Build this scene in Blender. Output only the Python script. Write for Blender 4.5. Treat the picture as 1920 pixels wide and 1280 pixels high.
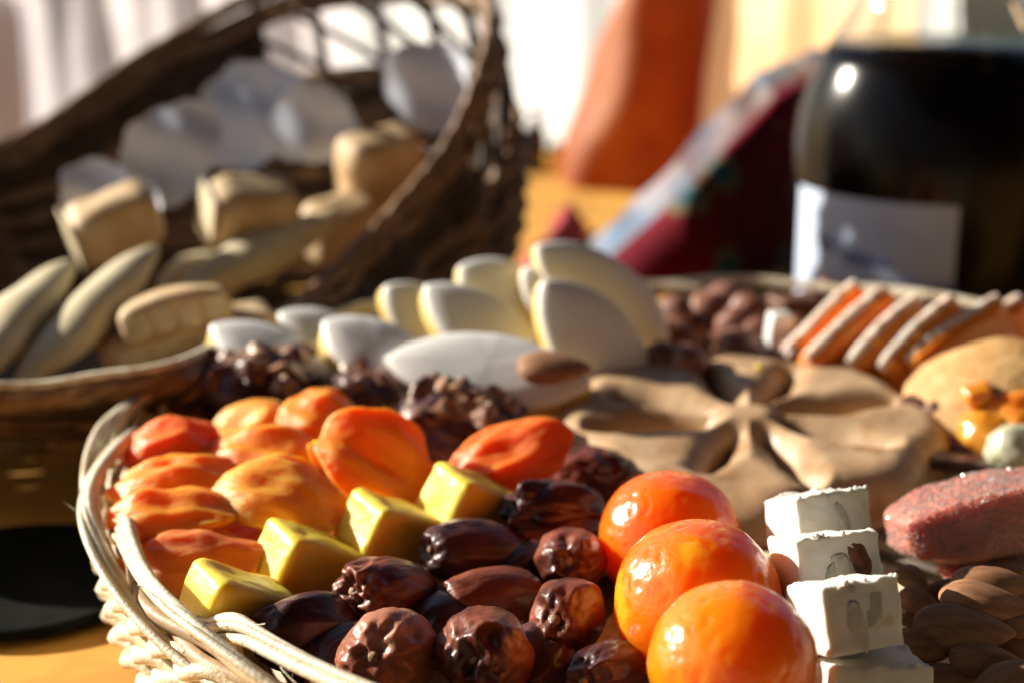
import bpy, bmesh, math, random
import numpy as np
from mathutils import Vector, Matrix

for o in list(bpy.data.objects):
    bpy.data.objects.remove(o, do_unlink=True)
SC = bpy.context.scene
COL = SC.collection
CM = 0.01                                   # everything below is laid out in centimetres
rnd = random.Random(7)

# ------------------------------------------------------------------ camera
CAM_H, PITCH, FPX = 25.0, math.radians(16.0), 3200.0
cd = bpy.data.cameras.new("camera"); cam = bpy.data.objects.new("camera", cd); COL.objects.link(cam)
cd.sensor_width = 36.0; cd.lens = 60.0; cd.clip_start = 0.01; cd.clip_end = 100.0
cam.location = (0, 0, CAM_H * CM); cam.rotation_euler = (math.radians(90) - PITCH, 0, 0)
cd.dof.use_dof = True; cd.dof.focus_distance = 0.48; cd.dof.aperture_fstop = 6.6
SC.camera = cam

# ------------------------------------------------------------------ light
SUN = Vector((-0.85, 0.34, 0.40)).normalized()
world = bpy.data.worlds.new("World"); SC.world = world; world.use_nodes = True
wn = world.node_tree; wn.nodes.clear()
sky = wn.nodes.new("ShaderNodeTexSky"); sky.sky_type = 'NISHITA'; sky.sun_disc = False
sky.sun_elevation = math.asin(SUN.z); sky.sun_rotation = math.atan2(SUN.x, SUN.y)
bg = wn.nodes.new("ShaderNodeBackground"); bg.inputs[1].default_value = 0.05
wo = wn.nodes.new("ShaderNodeOutputWorld")
wn.links.new(sky.outputs[0], bg.inputs[0]); wn.links.new(bg.outputs[0], wo.inputs[0])
sd = bpy.data.lights.new("sun", 'SUN'); sd.energy = 5.0; sd.angle = math.radians(0.55); sd.color = (1.0, 0.92, 0.79)
sun = bpy.data.objects.new("sun", sd); COL.objects.link(sun)
sun.rotation_euler = SUN.to_track_quat('Z', 'Y').to_euler()
vs = SC.view_settings; vs.view_transform = 'Standard'; vs.look = 'None'; vs.gamma = 1.0; vs.exposure = 0.9
vs.use_curve_mapping = False
SC.render.engine = 'CYCLES'
cy = SC.cycles; cy.use_denoising = True; cy.max_bounces = 10; cy.transmission_bounces = 8; cy.diffuse_bounces = 4
cy.transparent_max_bounces = 8; cy.caustics_reflective = False; cy.caustics_refractive = False
cy.sample_clamp_indirect = 6.0

# ------------------------------------------------------------------ layout helpers
SP, CP = math.sin(PITCH), math.cos(PITCH)
def at(px, py, h):
    """the spot at height h (cm above the cloth) that the picture shows at px, py; returns point and cm per pixel"""
    x = (px - 960) / FPX; y = (640 - py) / FPX
    d = np.array([x, CP + y * SP, -SP + y * CP]); t = (h - CAM_H) / d[2]
    return d * t + np.array([0, 0, CAM_H]), t / FPX
def frame(x=(1, 0, 0), z=(0, 0, 1)):
    z = Vector(z).normalized(); x = Vector(x); x = (x - z * x.dot(z)).normalized(); y = z.cross(x)
    return Matrix((x, y, z)).transposed()
def xframe(x, z=(0, 0, 1)):
    """like frame, but the long axis x is kept exactly"""
    x = Vector(x).normalized(); z = Vector(z); z = (z - x * z.dot(x)).normalized()
    return Matrix((x, z.cross(x), z)).transposed()
def ypr(yaw=0, pitch=0, roll=0):
    return Matrix.Rotation(math.radians(yaw), 3, 'Z') @ Matrix.Rotation(math.radians(pitch), 3, 'Y') @ Matrix.Rotation(math.radians(roll), 3, 'X')

# ------------------------------------------------------------------ numpy noise
_P = np.random.RandomState(3).permutation(256); _P = np.concatenate([_P, _P, _P])
_G = np.random.RandomState(5).normal(size=(256, 3)); _G /= np.linalg.norm(_G, axis=1)[:, None]
def noise(p):
    p = np.asarray(p, float); i = np.floor(p).astype(int); f = p - i; i &= 255
    u = f * f * f * (f * (f * 6 - 15) + 10); r = np.zeros(len(p))
    for dx in (0, 1):
        for dy in (0, 1):
            for dz in (0, 1):
                h = _P[_P[_P[(i[:, 0] + dx) & 255] + ((i[:, 1] + dy) & 255)] + ((i[:, 2] + dz) & 255)]
                w = (u[:, 0] if dx else 1 - u[:, 0]) * (u[:, 1] if dy else 1 - u[:, 1]) * (u[:, 2] if dz else 1 - u[:, 2])
                r += w * ((f - (dx, dy, dz)) * _G[h]).sum(1)
    return r * 1.6
def fbm(p, o=4, g=0.5):
    a, s, r = 1.0, 1.0, 0
    for k in range(o):
        r = r + a * noise(np.asarray(p) * s + 17.3 * k); a *= g; s *= 2.03
    return r
def ridged(p, o=3):
    a, s, r = 1.0, 1.0, 0
    for k in range(o):
        r = r + a * (1 - np.abs(noise(np.asarray(p) * s + 9.1 * k)) * 2.2); a *= 0.5; s *= 2.1
    return r
def sstep(a, b, x):
    t = np.clip((x - a) / (b - a), 0, 1); return t * t * (3 - 2 * t)

# ------------------------------------------------------------------ mesh helpers
def mesh_data(name, V, F, smooth=True):
    me = bpy.data.meshes.new(name); me.from_pydata((np.asarray(V, float) * CM).tolist(), [], [tuple(int(q) for q in f) for f in F])
    if smooth: me.polygons.foreach_set("use_smooth", [True] * len(me.polygons))
    me.update(); return me
def put(name, me, m, parent=None, loc=None, rot=None, label=None, cat=None, group=None, kind=None):
    o = bpy.data.objects.new(name, me); COL.objects.link(o)
    if m is not None and me is not None and not me.materials: me.materials.append(m)
    if parent is not None: o.parent = parent
    if loc is not None or rot is not None:
        M = (rot if rot is not None else Matrix.Identity(3)).to_4x4()
        M.translation = Vector([c * CM for c in (loc if loc is not None else (0, 0, 0))]); o.matrix_local = M
    for k, v in (('label', label), ('category', cat), ('group', group), ('kind', kind)):
        if v: o[k] = v
    return o
def obj(name, V, F, m, smooth=True, **kw):
    return put(name, mesh_data(name, V, F, smooth), m, **kw)
_ico = {}
def ico(n):
    if n not in _ico:
        b = bmesh.new(); bmesh.ops.create_icosphere(b, subdivisions=n, radius=1.0)
        b.verts.ensure_lookup_table()
        _ico[n] = (np.array([v.co[:] for v in b.verts]), [[v.index for v in f.verts] for f in b.faces]); b.free()
    return _ico[n][0].copy(), _ico[n][1]
def grid_faces(nu, nv, cu=False, cv=False):
    F = []
    for i in range(nu if cu else nu - 1):
        for j in range(nv if cv else nv - 1):
            a = i * nv + j; b = ((i + 1) % nu) * nv + j; c = ((i + 1) % nu) * nv + (j + 1) % nv; d = i * nv + (j + 1) % nv
            F.append((a, b, c, d))
    return F
def tube(path, r, n=8, closed=False, flat=1.0):
    """swept round (or flattened) rod along a path; r may vary; ends capped"""
    P = np.asarray(path, float); N = len(P); r = np.broadcast_to(np.asarray(r, float), (N,))
    T = (np.roll(P, -1, 0) - np.roll(P, 1, 0)) if closed else np.gradient(P, axis=0)
    T /= np.linalg.norm(T, axis=1)[:, None] + 1e-9
    up = np.tile([0, 0, 1.0], (N, 1)); bad = np.abs(T[:, 2]) > 0.95; up[bad] = (0, 1, 0)
    A = np.cross(T, up); A /= np.linalg.norm(A, axis=1)[:, None]; B = np.cross(A, T)
    a = np.linspace(0, 2 * np.pi, n, endpoint=False)
    V = P[:, None] + r[:, None, None] * (np.cos(a)[None, :, None] * A[:, None] * flat + np.sin(a)[None, :, None] * B[:, None])
    F = grid_faces(N, n, closed, True); V = V.reshape(-1, 3)
    if not closed: F += [tuple(range(n))[::-1], tuple((N - 1) * n + k for k in range(n))]
    return V, F
def join(*parts):
    V, F, o = [], [], 0
    for v, f in parts:
        V.append(np.asarray(v)); F += [tuple(q + o for q in g) for g in f]; o += len(v)
    return np.concatenate(V), F
def lathe(prof, n=64):
    a = np.linspace(0, 2 * np.pi, n, endpoint=False); prof = np.asarray(prof, float)
    V = np.stack([prof[None, :, 0] * np.cos(a)[:, None], prof[None, :, 0] * np.sin(a)[:, None], np.broadcast_to(prof[None, :, 1], (n, len(prof)))], -1)
    return V.reshape(-1, 3), grid_faces(n, len(prof), True, False)
def rbox(dx, dy, dz, r, n=18):
    """box with rounded edges, subdivided n times, centred"""
    b = bmesh.new(); bmesh.ops.create_cube(b, size=2.0)
    bmesh.ops.subdivide_edges(b, edges=b.edges[:], cuts=n, use_grid_fill=True)
    b.verts.ensure_lookup_table()
    V = np.array([v.co[:] for v in b.verts]); F = [[v.index for v in f.verts] for f in b.faces]; b.free()
    V = np.sign(V) * np.abs(V) ** 0.72      # crowd loops to the edges
    h = np.array([dx, dy, dz]) / 2; V = V * h; c = np.clip(V, -(h - r), h - r); d = V - c
    L = np.linalg.norm(d, axis=1)[:, None]; nz = L[:, 0] > 1e-6
    V[nz] = c[nz] + d[nz] / L[nz] * np.minimum(r, L[nz] * 1.0 if r == 0 else r)
    return V, F
def normals(V, F):
    N = np.zeros_like(V); F3 = np.array([f[:3] for f in F])
    n = np.cross(V[F3[:, 1]] - V[F3[:, 0]], V[F3[:, 2]] - V[F3[:, 0]])
    for f in zip(*F) if len({len(f) for f in F}) == 1 else []: np.add.at(N, np.array(f), n)
    return N / (np.linalg.norm(N, axis=1)[:, None] + 1e-12)

# ------------------------------------------------------------------ materials
def mat(name, c1, c2=None, scale=1.0, rough=0.5, rough2=None, sss=0.0, rad=(1, .4, .15), sscale=0.3, coat=0.0, coat_rough=0.08,
        bump=0.0, bscale=6.0, bdist=0.02, spec=0.5, stretch=(1, 1, 1), c3=None, c3_scale=2.0, c3_lo=0.55, c3_hi=0.65, lo=0.38, hi=0.62, detail=4.0, metallic=0.0, trans=0.0, jitter=0.0):
    m = bpy.data.materials.new(name); m.use_nodes = True; nt = m.node_tree; N, L = nt.nodes, nt.links
    p = N["Principled BSDF"]; I = p.inputs
    I["Roughness"].default_value = rough; I["Coat Weight"].default_value = coat; I["Coat Roughness"].default_value = coat_rough
    I["Specular IOR Level"].default_value = spec; I["Metallic"].default_value = metallic; I["Transmission Weight"].default_value = trans
    I["Subsurface Weight"].default_value = sss; I["Subsurface Radius"].default_value = rad; I["Subsurface Scale"].default_value = sscale * CM
    tc = N.new("ShaderNodeTexCoord"); oi = N.new("ShaderNodeObjectInfo")
    mp = N.new("ShaderNodeMapping"); mp.inputs["Scale"].default_value = [100 * s for s in stretch]
    ad = N.new("ShaderNodeVectorMath"); ad.operation = 'MULTIPLY_ADD'
    L.new(oi.outputs["Random"], ad.inputs[0]); ad.inputs[1].default_value = (37, 53, 71)
    L.new(tc.outputs["Object"], mp.inputs[0]); L.new(mp.outputs[0], ad.inputs[2]); vec = ad.outputs[0]
    def nz(s, d=detail):
        n = N.new("ShaderNodeTexNoise"); n.inputs["Scale"].default_value = s; n.inputs["Detail"].default_value = d; L.new(vec, n.inputs["Vector"]); return n.outputs["Fac"]
    def ramp(fac, a, b):
        r = N.new("ShaderNodeMapRange"); r.interpolation_type = 'SMOOTHSTEP'; r.inputs[1].default_value = a; r.inputs[2].default_value = b; L.new(fac, r.inputs[0]); return r.outputs[0]
    def mix(fac, a, b):
        x = N.new("ShaderNodeMix"); x.data_type = 'RGBA'
        if isinstance(fac, float): x.inputs[0].default_value = fac
        else: L.new(fac, x.inputs[0])
        for k, q in ((6, a), (7, b)):
            if isinstance(q, tuple): x.inputs[k].default_value = (*q, 1)
            else: L.new(q, x.inputs[k])
        return x.outputs[2]
    col = c1
    if c2 is not None:
        f1 = ramp(nz(scale), lo, hi); col = mix(f1, c1, c2)
        if rough2 is not None:
            r = N.new("ShaderNodeMapRange"); r.inputs[3].default_value = rough; r.inputs[4].default_value = rough2; L.new(f1, r.inputs[0]); L.new(r.outputs[0], I["Roughness"])
    if c3 is not None: col = mix(ramp(nz(c3_scale), c3_lo, c3_hi), col, c3)
    if jitter:
        hs = N.new("ShaderNodeHueSaturation"); r = N.new("ShaderNodeMapRange"); r.inputs[3].default_value = 1 - jitter; r.inputs[4].default_value = 1 + jitter
        L.new(oi.outputs["Random"], r.inputs[0]); L.new(r.outputs[0], hs.inputs["Value"])
        if isinstance(col, tuple): hs.inputs["Color"].default_value = (*col, 1)
        else: L.new(col, hs.inputs["Color"])
        col = hs.outputs[0]
    if isinstance(col, tuple): I["Base Color"].default_value = (*col, 1)
    else: L.new(col, I["Base Color"])
    if bump:
        b = N.new("ShaderNodeBump"); b.inputs["Strength"].default_value = bump; b.inputs["Distance"].default_value = bdist * CM
        L.new(nz(bscale, 5.0), b.inputs["Height"]); L.new(b.outputs[0], I["Normal"])
        if coat: L.new(b.outputs[0], I["Coat Normal"])
    m["h"] = 0
    return m
def translucent(m, w):
    """lets light through a thin sheet"""
    nt = m.node_tree; N, L = nt.nodes, nt.links; p = N["Principled BSDF"]; t = N.new("ShaderNodeBsdfTranslucent"); x = N.new("ShaderNodeMixShader")
    src = p.inputs["Base Color"]
    if src.links: L.new(src.links[0].from_socket, t.inputs[0])
    else: t.inputs[0].default_value = src.default_value
    x.inputs[0].default_value = w; L.new(p.outputs[0], x.inputs[1]); L.new(t.outputs[0], x.inputs[2])
    L.new(x.outputs[0], N["Material Output"].inputs[0]); return m

M = {}
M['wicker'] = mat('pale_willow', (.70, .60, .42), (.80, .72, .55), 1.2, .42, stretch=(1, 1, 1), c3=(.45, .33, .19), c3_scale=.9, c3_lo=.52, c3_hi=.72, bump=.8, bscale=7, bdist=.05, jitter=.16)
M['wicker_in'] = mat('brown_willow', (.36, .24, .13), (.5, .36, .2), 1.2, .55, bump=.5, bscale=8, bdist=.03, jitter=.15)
M['cane'] = mat('brown_rush', (.17, .09, .042), (.29, .165, .085), 1.0, .5, c3=(.42, .27, .16), c3_scale=.7, c3_lo=.6, c3_hi=.75, bump=.6, bscale=5, bdist=.06, jitter=.25)
M['cane_shaded'] = mat('shaded_rush', (.035, .02, .011), (.07, .042, .023), 1.0, .6, bump=.5, bscale=5, bdist=.05, jitter=.25)  # rush darkened to put the basket's inner shade into its colour

# apricot flesh in several ripenesses
def apricot_mat(n, a, b):
    return mat(n, a, b, .8, .46, sss=1.0, rad=(1, .42, .08), sscale=1.0, bump=.8, bscale=6, bdist=.06, stretch=(.5, 1.3, 1.3), c3=(b[0], b[1] * 1.12, b[2] * 1.3), c3_scale=.8, c3_lo=.5, c3_hi=.8, coat=0)
M['ap_orange'] = apricot_mat('apricot_orange', (.91, .265, .012), (.93, .30, .018))
M['ap_light'] = apricot_mat('apricot_light', (.92, .345, .03), (.93, .38, .045))
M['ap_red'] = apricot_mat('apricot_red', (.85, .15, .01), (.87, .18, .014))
M['ap_brown'] = apricot_mat('apricot_russet', (.70, .18, .04), (.78, .25, .07))
M['yellow'] = mat('yellow_fruit_paste', (.97, .70, .065), (.98, .75, .11), 1.6, .4, sss=.8, rad=(1, .75, .12), sscale=.35, bump=.6, bscale=9, bdist=.035, c3=(.93, .58, .03), c3_scale=.9, c3_lo=.55, c3_hi=.75)
def date_mat(n, a, b, c, **k):
    return mat(n, a, b,   .75, .33, .46, sss=.5, rad=(1, .22, .06), sscale=.3, coat=.14, coat_rough=.13, bump=.7, bscale=4, bdist=.05, stretch=(.6, 1.2, 1.2), c3=c, c3_scale=.8, c3_lo=.56, c3_hi=.7, **k)
M['date_dark'] = date_mat('date_dark', (.045, .012, .012), (.10, .028, .022), (.22, .09, .07))
M['date_red'] = date_mat('date_red', (.08, .018, .009), (.23, .052, .017), (.32, .125, .085))
M['date_tan'] = date_mat('date_tan', (.34, .12, .065), (.44, .18, .10), (.5, .25, .16))
M['scar'] = mat('date_scar', (.2, .1, .045), (.42, .25, .13), 6, .6, bump=.6, bscale=14)
def clem_mat(n, a, b, gold=0.6):
    m = mat(n, a, b, .8, .22, sss=1.0, rad=(1, .42, .03), sscale=2.4, coat=.6, coat_rough=.1, bump=.45, bscale=8, bdist=.03, c3=(.93, .36, .015), c3_scale=.45, c3_lo=gold, c3_hi=gold + .1, lo=.3, hi=.7)
    return m
M['clem_front'] = clem_mat('candied_peel_bright', (.91, .22, .004), (.93, .25, .006), .66)
M['clem_mid'] = clem_mat('candied_peel_gold', (.87, .165, .003), (.92, .225, .005), .54)
M['clem_back'] = clem_mat('candied_peel_deep', (.87, .14, .003), (.90, .17, .004), .68)
M['nougat'] = mat('nougat', (.80, .77, .68), (.84, .82, .76), 1.5, .5, sss=.35, rad=(1, .85, .6), sscale=.2, bump=.5, bscale=5, bdist=.04, c3=(.72, .6, .38), c3_scale=1.4, c3_lo=.62, c3_hi=.75)
M['nut_pale'] = mat('cut_almond', (.54, .5, .4), (.66, .62, .52), 2, .45, sss=.2, rad=(1, .8, .5), sscale=.15)
M['nut_brown'] = mat('almond_skin_in_nougat', (.10, .035, .018), (.2, .08, .04), 3, .5, bump=.5, bscale=8)
M['nut_green'] = mat('pistachio', (.42, .42, .34), (.52, .52, .44), 2, .5)
M['almond'] = mat('almond_skin', (.26, .115, .05), (.36, .175, .08), 2.2, .75, stretch=(.5, 1.6, 1.6), bump=.3, bscale=5, bdist=.03, jitter=.25)
M['hazel'] = mat('hazelnut_shell', (.13, .045, .025), (.26, .11, .07), 1.2, .5, bump=.4, bscale=6, jitter=.25)
M['hazel_pale'] = mat('hazelnut_base', (.4, .22, .15), (.5, .3, .2), 3, .75)
M['icing'] = mat('royal_icing', (.80, .79, .76), (.84, .83, .80), .6, .38, sss=.1, rad=(1, .95, .9), sscale=.1, bump=.2, bscale=1.5, bdist=.05)
M['marzipan'] = mat('almond_paste', (.82, .56, .14), (.85, .64, .22), 1.5, .6, sss=.5, rad=(1, .6, .15), sscale=.35, bump=.4, bscale=8)
M['fig'] = mat('dried_fig', (.045, .018, .022), (.10, .04, .04), .9, .35, sss=.15, rad=(1, .3, .2), sscale=.2, bump=.8, bscale=2.5, bdist=.1)
M['fig_skin'] = mat('fig_flap', (.24, .11, .06), (.5, .3, .17), 1.1, .32, bump=.8, bscale=3, bdist=.1, c3=(.12, .04, .03), c3_scale=1.2, c3_lo=.5, c3_hi=.62)
M['prune'] = mat('prune', (.10, .025, .02), (.2, .055, .035), .8, .3, sss=.4, rad=(1, .25, .1), sscale=.4, coat=.3, bump=.6, bscale=2, bdist=.08)
M['bread'] = mat('golden_crust', (.46, .28, .145), (.56, .38, .22), .45, .45, bump=.3, bscale=6, bdist=.02, c3=(.38, .19, .07), c3_scale=.55, c3_lo=.52, c3_hi=.72, coat=.1, coat_rough=.35)
M['quince'] = mat('fruit_jelly_pink', (.62, .2, .15), (.66, .27, .2), .9, .4, sss=1.0, rad=(1, .35, .22), sscale=.9, bump=.9, bscale=7, bdist=.06)
M['sugar'] = mat('sugar', (.86, .80, .76), (.88, .84, .8), 3, .12, sss=0, trans=.65)
M['candied_orange'] = mat('candied_orange', (.88, .24, .02), (.92, .36, .05), .8, .28, sss=.9, rad=(1, .35, .08), sscale=.5, bump=.6, bscale=4, bdist=.06)
M['pith'] = mat('sugared_pith', (.88, .66, .52), (.9, .8, .7), 1.5, .4, sss=.4, rad=(1, .7, .4), sscale=.25, bump=.9, bscale=9, bdist=.05)
M['biscuit'] = mat('almond_biscuit', (.56, .30, .10), (.66, .40, .16), 1.2, .65, bump=.7, bscale=5, bdist=.06)
M['amber'] = mat('amber_fruit', (.62, .22, .015), (.72, .34, .04), .9, .25, sss=.9, rad=(1, .45, .08), sscale=.6, coat=.3, bump=.6, bscale=3, bdist=.06)
M['green_fruit'] = mat('green_fruit', (.5, .5, .34), (.62, .6, .46), .9, .3, sss=.7, rad=(.8, 1, .4), sscale=.4, coat=.3)
M['navette'] = mat('navette_crust', (.66, .55, .34), (.74, .64, .44), .5, .6, bump=.6, bscale=6, bdist=.04, c3=(.5, .3, .13), c3_scale=.4, c3_lo=.6, c3_hi=.75)
M['croquant'] = mat('baked_crust', (.58, .38, .19), (.68, .5, .29), .8, .6, bump=.6, bscale=5, bdist=.06)
M['crumb'] = mat('pale_crumb', (.62, .5, .29), (.70, .6, .40), 1.4, .7, bump=.6, bscale=6, bdist=.05)
M['paper'] = translucent(mat('white_paper', (.66, .72, .86), (.74, .79, .9), .4, .7), .12)
M['black'] = mat('black_glaze', (.006, .007, .006), (.009, .01, .009), 1, .9, spec=.05)
M['liquid'] = mat('dark_syrup', (.003, .002, .002), rough=.2, spec=.22)
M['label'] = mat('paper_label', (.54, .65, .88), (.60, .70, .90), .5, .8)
M['ink'] = mat('blue_ink', (.08, .12, .42), rough=.6)
M['twine'] = mat('twine', (.5, .33, .17), (.62, .45, .26), 3, .8, bump=.6, bscale=10)
M['gold'] = mat('gold_foil', (.85, .55, .16), rough=.16, metallic=1.0)
M['red_shine'] = mat('red_lacquer', (.5, .02, .02), rough=.2, coat=.6)
M['mauve'] = mat('mauve_glaze', (.28, .17, .2), rough=.35)
M['bottle'] = mat('dark_glass', (.02, .01, .012), rough=.08, coat=.5)
M['lilac'] = translucent(mat('lilac_stand_in_cloth', (.5, .5, .62), (.55, .55, .66), .1, .8), .4)
M['greycloth'] = translucent(mat('grey_linen', (.60, .56, .58), (.7, .66, .68), .15, .8), .6)
M['rednap'] = mat('red_napkin', (.28, .008, .025), (.36, .012, .03), 1, .8)
M['sheet'] = translucent(mat('white_cotton', (.86, .85, .83), rough=.9), .62)
M['cream'] = translucent(mat('cream_cloth', (.92, .62, .34), (.94, .74, .48), .12, .8, bump=.5, bscale=1.5, bdist=.3), .6)
M['orange_wrap'] = translucent(mat('orange_wrap', (.46, .13, .03), (.58, .2, .05), .2, .6, bump=.4, bscale=.4, bdist=.4), .5)
M['frill'] = translucent(mat('blue_white_frill', (.30, .56, .88), (.88, .91, .95), .3, .75, lo=.3, hi=.7), .6)
M['sky_blocker'] = mat('sky_blocker_canvas', (.06, .065, .075), (.08, .085, .095), .2, .9)
M['stone'] = mat('fill_blocker_grey', (.09, .095, .11), (.12, .125, .14), .05, .9)
gl = bpy.data.materials.new('clear_glass'); gl.use_nodes = True
gi = gl.node_tree.nodes["Principled BSDF"].inputs; gi["Transmission Weight"].default_value = 1; gi["Roughness"].default_value = .02; gi["IOR"].default_value = 1.45; gi["Base Color"].default_value = (.97, .98, .97, 1)
M['glass'] = gl

def spotted(name, base, ring, core, spots, freq, rough=.8):
    """printed cotton: ground colour with round motifs (a flat print)"""
    m = mat(name, base, tuple(c * 1.35 for c in base), .25, rough, bump=.25, bscale=12, bdist=.03); nt = m.node_tree; N, L = nt.nodes, nt.links
    p = N["Principled BSDF"]; src = p.inputs["Base Color"].links[0].from_socket
    tc = N.new("ShaderNodeTexCoord"); mp = N.new("ShaderNodeMapping"); mp.inputs["Scale"].default_value = (100 * freq,) * 3
    v = N.new("ShaderNodeTexVoronoi"); v.inputs["Randomness"].default_value = .55; v.inputs["Scale"].default_value = 1
    L.new(tc.outputs["Object"], mp.inputs[0]); L.new(mp.outputs[0], v.inputs["Vector"])
    prev = src
    for rad, c in ((spots, ring), (spots * .62, core)):
        mr = N.new("ShaderNodeMapRange"); mr.inputs[1].default_value = rad; mr.inputs[2].default_value = rad - .06; L.new(v.outputs["Distance"], mr.inputs[0])
        x = N.new("ShaderNodeMix"); x.data_type = 'RGBA'; L.new(mr.outputs[0], x.inputs[0]); L.new(prev, x.inputs[6]); x.inputs[7].default_value = (*c, 1); prev = x.outputs[2]
    L.new(prev, p.inputs["Base Color"]); return m
M['redprint'] = spotted('red_print_cotton', (.11, .003, .010), (.15, .13, .06), (.03, .10, .12), .36, .24)
M['tablecloth'] = spotted('ochre_print_cotton', (.60, .30, .045), (.42, .22, .05), (.16, .17, .06), .16, .22)

# ================================================================== the setting
n = 60; xs = np.linspace(-90, 110, n); ys = np.linspace(10, 150, n); X, Y = np.meshgrid(xs, ys, indexing='ij')
V = np.stack([X, Y, np.zeros_like(X)], -1).reshape(-1, 3); V[:, 2] = .12 * fbm(V * (.12, .12, 0) + 4, 2) - .1
obj('table', V, grid_faces(n, n), M['tablecloth'], kind='structure')
# unseen canopy added to keep high sky off the table; low sun slips under
u = np.linspace(0, 1, 40); X, Y = np.meshgrid(-95 + 330 * u, -190 + 330 * u, indexing='ij'); Z = 125 + 4 * np.sin(X * .09) + .03 * (Y + 190)
obj('sky_blocker', np.stack([X, Y, Z], -1).reshape(-1, 3), grid_faces(40, 40), M['sky_blocker'], kind='structure')
# unseen walls added around the camera to darken fill; window makes the jar reflection
def slab(x0, x1, z0, z1, y0=-150, y1=-140):
    return (np.array([(x, y, z) for x in (x0, x1) for y in (y0, y1) for z in (z0, z1)], float), [(0, 1, 3, 2), (4, 6, 7, 5), (0, 4, 5, 1), (2, 3, 7, 6), (0, 2, 6, 4), (1, 5, 7, 3)])
V, F = join(slab(-330, -112, -80, 140), slab(-70, 330, -80, 140), slab(-112, -70, -80, 36), slab(-112, -70, 74, 140), slab(-99, -97, 36, 74, -147, -144), slab(-84, -82, 36, 74, -147, -144), slab(225, 235, -80, 140, -150, 110))
obj('fill_blocker_wall', V, F, M['stone'], smooth=False, kind='structure')
# made-up white sheet turned to the sun, to give a blown-out background
def hanging(x0, y0, x1, y1, z0, z1, amp, nu=90, nv=24, k=7):
    u = np.linspace(0, 1, nu)[:, None]; v = np.linspace(0, 1, nv)[None]
    fx, fy = x1 - x0, y1 - y0; l = math.hypot(fx, fy); nxx, nyy = -fy / l, fx / l
    w = amp * (np.sin(u * k * 6.28 + 2 * v) + .5 * np.sin(u * k * 14.1 + 1 + v)) + 0 * v
    return np.stack([x0 + fx * u + nxx * w, y0 + fy * u + nyy * w, z0 + (z1 - z0) * v + 0 * u], -1).reshape(-1, 3), grid_faces(nu, nv)
V, F = hanging(-34, 178, 62, 236, -60, 34, 1.0)
obj('backdrop_sheet', V, F, M['sheet'], label='white backdrop sheet added behind the table for the blown-out background', cat='sheet')

# ================================================================== round wicker tray
TC = np.array([8.3, 58.1]); TR = 22.4; RIM = 4.8; FLOOR = 2.0
tray = put('wicker_tray', None, None, loc=(TC[0], TC[1], 0), label='large round tray of pale willow wicker holding the fruit', cat='tray')
V, F = lathe([(0, 1.5), (0, FLOOR), (TR - 1.4, FLOOR), (TR - 1.2, 1.5)], 96)
obj('tray_base', V, F, M['wicker_in'], parent=tray)
NS = 44
th = np.linspace(0, 2 * np.pi, 440, endpoint=False)
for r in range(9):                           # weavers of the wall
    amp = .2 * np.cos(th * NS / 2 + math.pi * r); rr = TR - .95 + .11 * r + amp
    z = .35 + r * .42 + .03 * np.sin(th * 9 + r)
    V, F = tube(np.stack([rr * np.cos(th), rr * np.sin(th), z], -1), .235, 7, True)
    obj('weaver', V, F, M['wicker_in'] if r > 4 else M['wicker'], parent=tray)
stk = None
for k in range(NS):
    a = 2 * math.pi * k / NS + math.pi / NS
    if stk is None:
        V, F = tube([(TR - 1.0, 0, .1), (TR - .4, 0, 2.2), (TR - .05, 0, 4.4)], .17, 6); stk = mesh_data('stake', V, F)
    put('stake', stk, M['wicker'], parent=tray, rot=Matrix.Rotation(a, 3, 'Z'))
for r, (dr, z) in enumerate(((.12, 2.95), (.05, 2.0), (-.05, 1.05))):     # twisted rope rows outside
    for s in range(2):
        t2 = np.linspace(0, 2 * np.pi, 900, endpoint=False); ph = t2 * 40 + math.pi * s
        rr = TR + dr + .24 * np.cos(ph); z2 = z + .24 * np.sin(ph)
        V, F = tube(np.stack([rr * np.cos(t2), rr * np.sin(t2), z2], -1), .26, 7, True)
        obj('rope_strand', V, F, M['wicker'], parent=tray)
NA = 16; step = 2 * math.pi / NA               # overlapping border loops, each a bundle of rods
for k in range(NA):
    t0 = math.radians(196) + k * step + rnd.uniform(-.03, .03)
    for s in range(4):
        t = np.linspace(0, 1, 40); a = t0 + s * .012 + t * step * (1.85 + .12 * s)
        rr = TR - .35 + 1.0 * sstep(.05, .6, t) - .55 * sstep(.62, 1, t) + (s - 1.5) * .23 * (1 - .35 * t)
        z = RIM - .75 + .75 * sstep(0, .16, t) - 1.7 * sstep(.5, 1.0, t) - abs(s - 1.6) * .10 + .22 * np.sin(t * 3.1)
        z = z + .05 * math.sin(k * 5 + s * 2) ; rad = (.15 + .025 * math.sin(k * 3 + s * 1.7)) * (.55 + .45 * sstep(0, .10, t)) * (1 - .25 * sstep(.85, 1, t))
        wob = .02 * np.sin(t * 9 + k * 2 + s * 3); V, F = tube(np.stack([(rr + wob) * np.cos(a), (rr + wob) * np.sin(a), z + .02 * np.sin(t * 9 + s * 5 + k)], -1), rad * (1 + .08 * np.sin(t * 8 + k + s)), 8)
        obj('border_rod', V, F, M['wicker'], parent=tray)
for k, (a, l) in enumerate(((188, 1.4), (197, 1.1), (209, 1.2), (216, .8), (225, 1.0), (232, .7))):      # loose fibres standing off the rim
    a = math.radians(a); t = np.linspace(0, 1, 12); rr = TR + .2 + l * t * (1 if k % 2 else -.6); aa = a + .03 * np.sin(3 * t + k) + .02 * t
    V, F = tube(np.stack([rr * np.cos(aa), rr * np.sin(aa), RIM - .2 + .5 * t * math.sin(k * 2 + 1) + .3 * t ** 2], -1), .014, 4); obj('loose_fibre', V, F, M['wicker'], parent=tray)

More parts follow.
